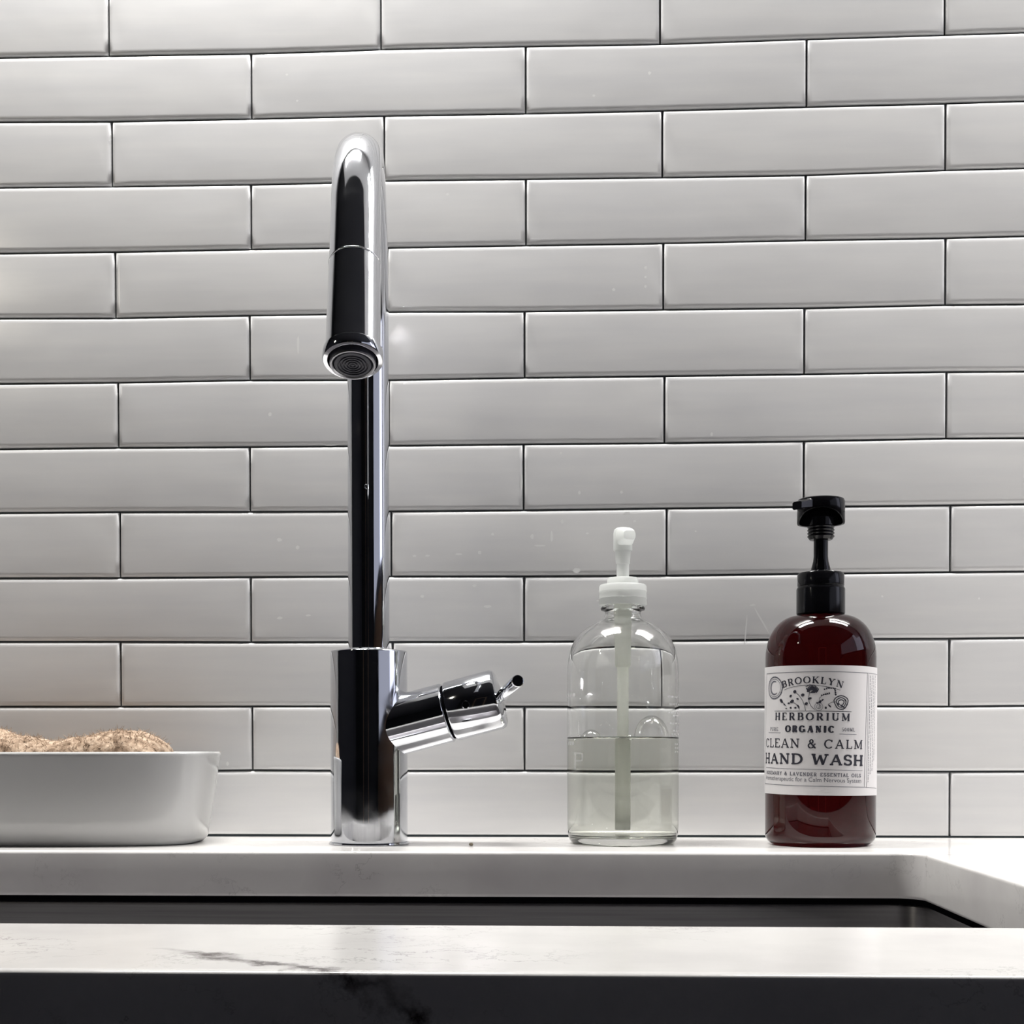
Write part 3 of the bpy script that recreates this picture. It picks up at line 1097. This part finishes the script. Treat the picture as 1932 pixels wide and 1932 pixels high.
# ------------------------------------------------------------------ amber hand wash bottle
def make_amber_bottle():
    cx, cy = 0.1990, -0.0735
    root = thing('hand_wash_bottle', 'dark amber bottle with a white printed label and a black pump', 'soap dispenser', (cx, cy, 0))
    R = 0.0382
    prof = [(0, 0.0026), (0.022, 0.0024), (0.028, 0.0010), (0.0305, 0.0)] + arc_profile(R - 0.0075, 0.0075, 0.0075, -80, 0, 6) + [(R, 0.02), (R, 0.05), (R, 0.09), (R, 0.124), (R, 0.131)]
    n = 12
    for i in range(1, n):
        t = radians(90 * i / n)
        prof.append((0.0150 + (R - 0.0150) * cos(t) ** 0.92, 0.131 + 0.0298 * sin(t) ** 1.0))
    prof += [(0.0148, 0.161), (0.0140, 0.163), (0.0140, 0.170), (0, 0.170)]
    lathe('bottle', prof, MAT['amber'], root, 128)
    K = MAT['black']
    lathe('collar', [(0, 0.1612), (0.0162, 0.1612), (0.0168, 0.1620), (0.0168, 0.1790), (0.0166, 0.1796), (0.0158, 0.1812), (0.0162, 0.1816), (0.0162, 0.1890), (0.0152, 0.1905), (0.0100, 0.1912), (0.0092, 0.1918), (0, 0.1918)], K, root, 72)
    lathe('pump_stem', [(0, 0.190), (0.0066, 0.190), (0.0067, 0.1935), (0.0054, 0.1985), (0.0050, 0.2020), (0.0050, 0.2150), (0, 0.2150)], K, root, 40)
    pr = [(0, 0.2138), (0.0078, 0.2138), (0.0084, 0.2146)]
    z = 0.2152
    while z < 0.2235:
        pr += [(0.0088, z), (0.0094, z + 0.0007), (0.0094, z + 0.0011), (0.0088, z + 0.0018)]
        z += 0.0022
    pr += [(0.0088, 0.2290), (0, 0.2290)]
    lathe('threaded_plug', pr, K, root, 48)
    # head: short drum whose skirt is cut up in an arch at the front
    rh = 0.0165
    zt = 0.2425
    nseg = 72
    v, f, rings = [], [], []
    az_c = atan2(CAM.y - cy, CAM.x - cx)

    def zb(a):
        d = (a - az_c + pi) % (2 * pi) - pi
        k = max(0.0, cos(d * 0.9)) ** 1.4 if abs(d) < 1.75 else 0.0
        return 0.2252 + 0.0092 * k
    rows = [(rh - 0.0016, 'b', 0.0), (rh - 0.0002, 'b', -0.0003), (rh, 'b', 0.0004), (rh, 't', -0.0022), (rh - 0.0006, 't', -0.0007), (rh - 0.0024, 't', 0.0), (0.006, 't', 0.0006)]
    for r, kind, dz in rows:
        ids = []
        for i in range(nseg):
            a = 2 * pi * i / nseg
            zz = (zb(a) if kind == 'b' else zt) + dz
            ids.append(len(v))
            v.append((r * cos(a), r * sin(a), zz))
        rings.append(ids)
    ids = []
    for i in range(nseg):       # inner underside
        a = 2 * pi * i / nseg
        ids.append(len(v))
        v.append(((rh - 0.0018) * cos(a), (rh - 0.0018) * sin(a), 0.2360))
    rings.insert(0, ids)
    for a, b in zip(rings[:-1], rings[1:]):
        for i in range(nseg):
            j = (i + 1) % nseg
            f.append((a[i], a[j], b[j], b[i]))
    f.append(tuple(rings[-1]))
    f.append(tuple(rings[0][::-1]))
    head = from_data('pump_head', v, f, K, root, auto=40)
    # nozzle to the left and toward the room
    a = radians(-138)
    dv = Vector((cos(a), sin(a), 0))
    sd = Vector((-dv.y, dv.x, 0))
    secs = [(0.006, 0.0070, 0.2364, 0.2424), (0.0150, 0.0055, 0.2338, 0.2410), (0.0225, 0.0042, 0.2328, 0.2388), (0.0262, 0.0040, 0.2322, 0.2378)]
    v, f, rings = [], [], []
    for t, hw, z0, z1 in secs:
        ids = []
        for c, s in ((-1, -.7), (-.7, -1), (.7, -1), (1, -.7), (1, .7), (.7, 1), (-.7, 1), (-1, .7)):
            p = dv * t + sd * (hw * c) + Vector((0, 0, (z0 + z1) / 2 + (z1 - z0) / 2 * s))
            ids.append(len(v))
            v.append(p)
        rings.append(ids)
    for r_, s_ in zip(rings[:-1], rings[1:]):
        for i in range(8):
            f.append((r_[i], r_[(i + 1) % 8], s_[(i + 1) % 8], s_[i]))
    f.append(tuple(rings[0][::-1]))
    f.append(tuple(rings[-1]))
    noz = from_data('nozzle', v, f, K, head, auto=35)
    # ---- label
    RL = R + 0.0004
    az0 = az_c
    D = sqrt((CAM.x - cx) ** 2 + (CAM.y - cy) ** 2)

    def UZ(px, py):
        """label coordinates of a point measured on the label's front view"""
        s_ = max(-0.9995, min(0.9995, (px - 1550.0) / 103.3))
        ph = asin(s_)
        dep = D * 0.983 - RL * cos(ph)
        return RL * ph, 0.068 + (1411.5 - py) * dep / 2600

    def z7(x, y):
        return UZ(1440 + x / 8.782, 1255 + y / 8.782)

    def z8(x, y):
        return UZ(1440 + x / 8.782, 1370 + y / 8.782)
    # the paper itself
    v, f = [], []
    n = 72
    a0, a1 = radians(-118), radians(125)
    rows = []
    for kk, rr in ((0, RL), (1, RL), (1, R + 0.0001), (0, R + 0.0001)):
        ids = []
        for i in range(n + 1):
            t = a0 + (a1 - a0) * i / n
            drop = -0.0110 * RL * t
            z = (0.1238 if kk else 0.0356) + drop
            ids.append(len(v))
            v.append((rr * cos(az0 + t), rr * sin(az0 + t), z))
        rows.append(ids)
    for q in range(4):
        A_, B_ = rows[q], rows[(q + 1) % 4]
        for i in range(n):
            f.append((A_[i], A_[i + 1], B_[i + 1], B_[i]))
    f.append(tuple(r[0] for r in rows))
    f.append(tuple(r[-1] for r in rows))
    lab = from_data('label', v, f, MAT['paper'], root, auto=40)
    lab['label'] = 'white paper label with black print'
    P = Print(RL + 0.00012, az0, 0)
    G = Print(RL + 0.00010, az0, 0)
    h13 = 0.0045

    def lin(a, b, t, pr=P):
        pr.line(a, b, t)
    # frame
    tl, bl, br, tr = z7(104, 150), z8(76, 955), z8(1655, 1012), z7(1702, 158)
    for a, b in ((tl, tr), (bl, br), (tl, bl), (tr, br)):
        lin(a, b, 0.00035, G)
    lin(tr, z7(1868, 190), 0.0003, G)
    lin(br, z8(1856, 1028), 0.0003, G)
    lin(z7(1722, 180), z8(1692, 1012), 0.0003, G)
    # seal with a crescent
    c = z7(236, 385)
    for r_, t_ in ((0.0075, 0.0009), (0.0061, 0.00035)):
        G.poly([(c[0] + r_ * 1.08 * cos(2 * pi * i / 36), c[1] + r_ * sin(2 * pi * i / 36)) for i in range(37)], t_)
    for i in range(26):
        a = 2 * pi * i / 26
        P.blob(c[0] + 0.0075 * 1.08 * cos(a), c[1] + 0.0075 * sin(a), 0.0011, 0.0005, a + 0.8)
    pts, ts = [], []
    for i in range(22):
        a = radians(60 + 250 * i / 21)
        pts.append((c[0] + 0.0045 * cos(a), c[1] + 0.0045 * sin(a)))
        ts.append(0.0004 + 0.0012 * sin(pi * i / 21))
    G.poly(pts, ts)
    # arched shop word
    word = 'BROOKLYN'
    A, B_, C_ = z7(372, 388), z7(830, 312), z7(1305, 402)
    # circle through the three baseline points
    ax_, ay_, bx_, by_, cx_, cy_ = A[0], A[1], B_[0], B_[1], C_[0], C_[1]
    dd = 2 * (ax_ * (by_ - cy_) + bx_ * (cy_ - ay_) + cx_ * (ay_ - by_))
    ux = ((ax_ ** 2 + ay_ ** 2) * (by_ - cy_) + (bx_ ** 2 + by_ ** 2) * (cy_ - ay_) + (cx_ ** 2 + cy_ ** 2) * (ay_ - by_)) / dd
    uy = ((ax_ ** 2 + ay_ ** 2) * (cx_ - bx_) + (bx_ ** 2 + by_ ** 2) * (ax_ - cx_) + (cx_ ** 2 + cy_ ** 2) * (bx_ - ax_)) / dd
    rad = sqrt((ax_ - ux) ** 2 + (ay_ - uy) ** 2)
    t0, t1 = atan2(ay_ - uy, ax_ - ux), atan2(cy_ - uy, cx_ - ux)
    gap = 0.22
    tot = sum(GL[q][0] for q in word) + gap * (len(word) - 1)
    x = 0
    for ch in word:
        def tf(a, b, x=x):
            th = t0 + (t1 - t0) * (x + a) / tot
            rr = rad + b * h13
            return ux + rr * cos(th), uy + rr * sin(th)
        P.glyph(ch, tf, 0.00105, 0.00042)
        x += GL[ch][0] + gap
    A, B_, C_ = z7(395, 420), z7(790, 346), z7(1275, 432)
    pts = []
    for i in range(25):
        t = i / 24
        # quadratic through the three points
        l0, l1, l2 = 2 * (t - .5) * (t - 1), 4 * t * (1 - t), 2 * t * (t - .5)
        pts.append((A[0] * l0 + B_[0] * l1 + C_[0] * l2, A[1] * l0 + B_[1] * l1 + C_[1] * l2))
    P.poly(pts, 0.0003)
    lin(z7(240, 770), z7(1450, 788), 0.0003)
    P.text('HERBORIUM', z7(250, 915), z7(1422, 940), 0.0050, 0.0013, 0.00048, 0.32)
    P.text('ORGANIC', z7(420, 1112), z7(1178, 1128), 0.0043, 0.0018, 0.0007, 0.42)
    G.text('PURE', z7(168, 1090), z7(300, 1096), 0.0024, 0.00045, 0.00025, 0.2)
    G.text('500ML', z7(1300, 1108), z7(1505, 1112), 0.0024, 0.00045, 0.00025, 0.2)
    lin(z7(140, 1122), z7(340, 1128), 0.00028, G)
    lin(z7(1262, 1152), z7(1530, 1160), 0.00028, G)
    P.text('CLEAN', z8(97, 352), z8(640, 364), 0.0060, 0.00110, 0.00062, 0.12)
    P.text('&', z8(770, 372), z8(900, 374), 0.0060, 0.00110, 0.00062)
    P.text('CALM', z8(1026, 378), z8(1622, 388), 0.0060, 0.00110, 0.00062, 0.2)
    P.text('HAND', z8(88, 616), z8(690, 634), 0.0069, 0.00175, 0.00100, 0.12)
    P.text('WASH', z8(826, 640), z8(1632, 660), 0.0069, 0.00185, 0.00105, 0.10)
    lin(z8(96, 690), z8(1625, 742), 0.00028, G)
    G.text('ROSEMARY & LAVENDER ESSENTIAL OILS', z8(108, 796), z8(1600, 850), 0.0023, 0.00060, 0.00040, 0.22)
    # sentence in small lower case set with the built-in font
    cu = bpy.data.curves.new('tmp', 'FONT')
    cu.body = 'Aromatherapeutic for a Calm Nervous System'
    cu.size = 1
    to = bpy.data.objects.new('tmp', cu)
    COL.objects.link(to)
    dg = bpy.context.evaluated_depsgraph_get()
    me = bpy.data.meshes.new_from_object(to.evaluated_get(dg))
    bpy.data.objects.remove(to)
    xs = [q.co.x for q in me.vertices]
    x0, x1 = min(xs), max(xs)
    a, b = z8(95, 886), z8(1606, 940)
    base = len(G.v)
    hh = 0.0030 / 0.72
    for q in me.vertices:
        t = (q.co.x - x0) / (x1 - x0)
        G.pt(a[0] + (b[0] - a[0]) * t, a[1] + (b[1] - a[1]) * t + q.co.y * hh)
    for p in me.polygons:
        G.f.append(tuple(base + i for i in p.vertices))
    bpy.data.meshes.remove(me)
    # botanical drawing: stems, leaves and flower heads
    rr = random.Random(11)

    def stemline(pts, t=0.0003):
        P.poly([z7(*q) for q in pts], t)

    def leaf(x, y, w, h, rot, pr=P):
        u, z = z7(x, y)
        pr.blob(u, z, w * mm, h * mm, rot, 8)
    stemline([(735, 765), (720, 690), (690, 600), (640, 520), (575, 455)])
    stemline([(880, 750), (820, 690), (785, 610), (780, 540), (800, 470)])
    stemline([(640, 745), (590, 660), (520, 610)])
    stemline([(430, 690), (390, 640), (320, 580)])
    stemline([(1130, 715), (1090, 660), (1140, 630), (1210, 625)])
    stemline([(940, 740), (960, 640), (950, 560), (1010, 505), (1110, 495)])
    stemline([(1060, 390), (1150, 390), (1195, 430), (1195, 515)])
    for x, y, w, h, r_ in ((565, 450, 2.6, 2.2, .3), (500, 520, 2.2, 1.7, .7), (690, 505, 2.6, 2.0, .2), (610, 570, 2.0, 1.2, -.3), (520, 610, 3.4, 2.2, .5), (470, 640, 2.2, 1.2, .1),
                           (350, 600, 3.6, 2.2, -.8), (400, 660, 2.4, 1.0, -.6), (800, 565, 3.0, 1.6, .3), (745, 650, 2.6, 2.0, .6), (620, 690, 2.8, 1.2, -.9), (575, 715, 1.8, 1.2, .2),
                           (500, 715, 1.6, 1.3, 0), (430, 725, 1.8, 0.6, 0), (960, 620, 2.6, 1.8, .8), (920, 640, 1.8, 1.2, -.4), (1000, 590, 1.8, 1.0, .7), (1110, 690, 2.8, 1.1, -.8), (1050, 720, 1.5, 1.8, 0),
                           (780, 440, 2.6, 1.6, .2)):
        leaf(x, y, w, h, r_)
    for i in range(5):
        leaf(985 + i * 30, 512 - 8 * i, 1.2, 1.0, rr.uniform(-1, 1))
        leaf(1030 + i * 34, 415 - 8 * min(i, 2), 1.2, 1.0, rr.uniform(-1, 1))
    for i in range(4):
        leaf(1192 + 4 * i, 410 + i * 32, 1.3, 1.2, rr.uniform(-1, 1))
    # dark thistle head at the top, half open bloom at the right
    for i in range(9):
        t = i / 8
        leaf(770 + 150 * t, 420 - 40 * sin(pi * t) + 18 * t, 1.0, 4.2 - 1.2 * abs(t - .5), 0.6 - 1.1 * t)
    leaf(870, 445, 4.8, 1.8, .3)
    stemline([(735, 370), (800, 340), (880, 350), (935, 410), (880, 470), (800, 470), (745, 400)], 0.0005)
    u, z = z7(1290, 635)
    for k, t_ in ((1.0, 0.0007), (0.7, 0.0006), (0.4, 0.0006)):
        P.poly([(u + k * 0.0048 * cos(2 * pi * i / 20) * (1 + .12 * sin(3 * 2 * pi * i / 20)), z + k * 0.0046 * sin(2 * pi * i / 20)) for i in range(21)], t_)
    for q in ((1330, 715, 2.4, 1.0, -.8), (1240, 660, 2.2, .9, -1.0), (1350, 600, 2.0, .9, -1.0), (1300, 690, 2.6, 1.0, -.4), (1380, 670, 1.4, .7, -.7)):
        leaf(*q)
    u, z = z7(940, 700)
    for k in (1.0, .55):
        G.poly([(u + k * 0.0027 * cos(2 * pi * i / 14), z + k * 0.0027 * sin(2 * pi * i / 14)) for i in range(15)], 0.0003)
    # vertical small print on the side panel, too small to read: fine broken rules
    for col_, xt, xb in ((0, 1748, 1716), (1, 1778, 1745), (2, 1806, 1775), (3, 1832, 1803)):
        p, q = z7(xt, 200), z8(xb, 990)
        t = 0.0
        while t < 1 and (t < 0.96 - 0.06 * col_):
            l = rr.uniform(0.008, 0.03)
            e = min(1, t + l)
            lin((p[0] + (q[0] - p[0]) * t, p[1] + (q[1] - p[1]) * t), (p[0] + (q[0] - p[0]) * e, p[1] + (q[1] - p[1]) * e), 0.00055, G)
            t = e + rr.uniform(0.004, 0.010)
    from_data('lettering', P.v, P.f, MAT['ink'], lab, smooth=False, recalc=False)
    from_data('fine_print', G.v, G.f, MAT['ink2'], lab, smooth=False, recalc=False)
    return root


make_amber_bottle()


# ------------------------------------------------------------------ ceramic dish with scrubber
def superellipse(a, b, n_, k, N=96):
    pts = []
    for i in range(N):
        t = 2 * pi * i / N
        c, s = cos(t), sin(t)
        pts.append((a * math.copysign(abs(c) ** (2 / n_), c), b * math.copysign(abs(s) ** (2 / n_), s)))
    return pts


DX, DY = -0.365, -0.0665


def make_dish():
    v, f, rings = [], [], []
    # (half length, half depth, z)
    prof = [(0.05, 0.02, 0.0012), (0.108, 0.036, 0.0010), (0.116, 0.0435, 0.0), (0.1195, 0.0470, 0.0006), (0.1225, 0.0490, 0.004), (0.1262, 0.0520, 0.020), (0.1310, 0.0560, 0.045), (0.1342, 0.0585, 0.0615), (0.1347, 0.0590, 0.0640), (0.1340, 0.0583, 0.0654),
            (0.1322, 0.0565, 0.0656), (0.1308, 0.0552, 0.0640), (0.1296, 0.0540, 0.0600), (0.1265, 0.0512, 0.045), (0.1215, 0.0470, 0.020), (0.1165, 0.0425, 0.009), (0.105, 0.034, 0.0062), (0.05, 0.02, 0.006)]
    for a, b, z in prof:
        ids = []
        for x, y in superellipse(a - 0.0035 * min(1, z / 0.06), b, 3.6, 0):
            ids.append(len(v))
            v.append((x, y, z))
        rings.append(ids)
    N = len(rings[0])
    for a, b in zip(rings[:-1], rings[1:]):
        for i in range(N):
            j = (i + 1) % N
            f.append((a[i], a[j], b[j], b[i]))
    f.append(tuple(rings[0][::-1]))
    f.append(tuple(rings[-1]))
    o = from_data('ceramic_dish', v, f, MAT['ceramic'], auto=60)
    o.location = (DX, DY, 0)
    tag(o, 'white glazed ceramic dish with rounded corners holding a brown scrubber', 'dish')


make_dish()


def make_scrubber():
    """a fuzzy two-humped jute scrubber lying in the dish, showing above its rim"""
    top = [(-0.470, 0.060), (-0.455, 0.072), (-0.430, 0.082), (-0.405, 0.0835), (-0.392, 0.0815), (-0.375, 0.0770), (-0.358, 0.0735), (-0.345, 0.0735), (-0.328, 0.0765), (-0.312, 0.0800), (-0.298, 0.0812), (-0.284, 0.0795), (-0.273, 0.0740), (-0.267, 0.0680), (-0.2655, 0.060)]

    def zt(x):
        for (xa, za), (xb, zb) in zip(top[:-1], top[1:]):
            if x <= xb:
                t = (x - xa) / (xb - xa)
                return za + (zb - za) * t
        return top[-1][1]
    v, f, rings = [], [], []
    NX, NA = 84, 36
    x0, x1 = -0.470, -0.2655
    for i in range(NX + 1):
        x = x0 + (x1 - x0) * i / NX
        t = zt(x)
        endk = min(1, (x - x0) / 0.012, (x1 - x) / 0.010)
        endk = sqrt(max(0.04, min(1, endk * (2 - endk))))
        ids = []
        hy = 0.030 * endk
        zb, zc = 0.0085 + 0.02 * (1 - endk), None
        hz = (t - zb) / 2
        zc = (t + zb) / 2
        for k in range(NA):
            a = 2 * pi * k / NA
            c, s = cos(a), sin(a)
            p = Vector((x, hy * math.copysign(abs(c) ** 0.75, c), zc + hz * math.copysign(abs(s) ** 0.6, s)))
            nn = Vector((0, c, s))
            q = noise.noise(p * 85) * 0.0022 + noise.noise(p * 240) * 0.0011
            p += nn * q
            ids.append(len(v))
            v.append((p.x - DX, p.y, p.z))
        rings.append(ids)
    for a, b in zip(rings[:-1], rings[1:]):
        for i in range(NA):
            j = (i + 1) % NA
            f.append((a[i], a[j], b[j], b[i]))
    f.append(tuple(rings[0][::-1]))
    f.append(tuple(rings[-1]))
    root = thing('scrubber', 'fuzzy brown natural-fibre scrubber with two humps resting in the white dish', 'scrubber', (DX, DY, 0.0))
    body = from_data('fibre_pad', v, f, MAT['fibre'], root)
    # loose fibres
    rr = random.Random(5)
    fv, ff = [], []
    for _ in range(3200):
        i = rr.randrange(2, NX - 1)
        k = rr.randrange(0, NA // 2 + 1)
        p = Vector(v[i * NA + k])
        if p.z < 0.058:
            continue
        a = 2 * pi * k / NA
        out = Vector((rr.uniform(-.5, .5), cos(a) * .6, abs(sin(a)) + 0.1)).normalized()
        d = (out * 0.35 + Vector((rr.uniform(-1, 1), rr.uniform(-1, 1), rr.uniform(-.2, .6)))).normalized()
        L = rr.uniform(0.002, 0.0055)
        w = rr.uniform(0.00012, 0.00028)
        prev = None
        bend = Vector((rr.uniform(-1, 1), rr.uniform(-1, 1), rr.uniform(-1, .3))) * 0.5
        q = p - out * 0.0003
        for s in range(4):
            dd = (d + bend * (s / 3)).normalized()
            sx = dd.cross(Vector((0, 1, 0.3))).normalized() * w * (1 - s / 4.5)
            sy = dd.cross(sx).normalized() * w * (1 - s / 4.5)
            c = len(fv)
            fv += [q + sx, q - sx * .5 + sy * .87, q - sx * .5 - sy * .87]
            if prev is not None:
                for e in range(3):
                    ff.append((prev + e, prev + (e + 1) % 3, c + (e + 1) % 3, c + e))
            prev = c
            q = q + dd * (L / 3)
    o = from_data('loose_fibres', fv, ff, MAT['fibre'], root, recalc=False)
    o['kind'] = 'stuff'


make_scrubber()


# a crumb on the worktop
def make_crumb():
    bm = bmesh.new()
    bmesh.ops.create_icosphere(bm, subdivisions=2, radius=0.0016)
    for q in bm.verts:
        q.co *= 1 + 0.25 * noise.noise(q.co * 900)
        q.co.z = q.co.z * 0.7
    mz = min(q.co.z for q in bm.verts)
    for q in bm.verts:
        q.co.z -= mz
    me = bpy.data.meshes.new('crumb')
    bm.to_mesh(me)
    bm.free()
    o = link('crumb', me, simple('crumb_brown', (0.35, 0.30, 0.22), 0.8), loc=(-0.0455, -0.098, 0.0))
    tag(o, 'tiny brown crumb on the worktop to the right of the faucet base', 'crumb')


make_crumb()
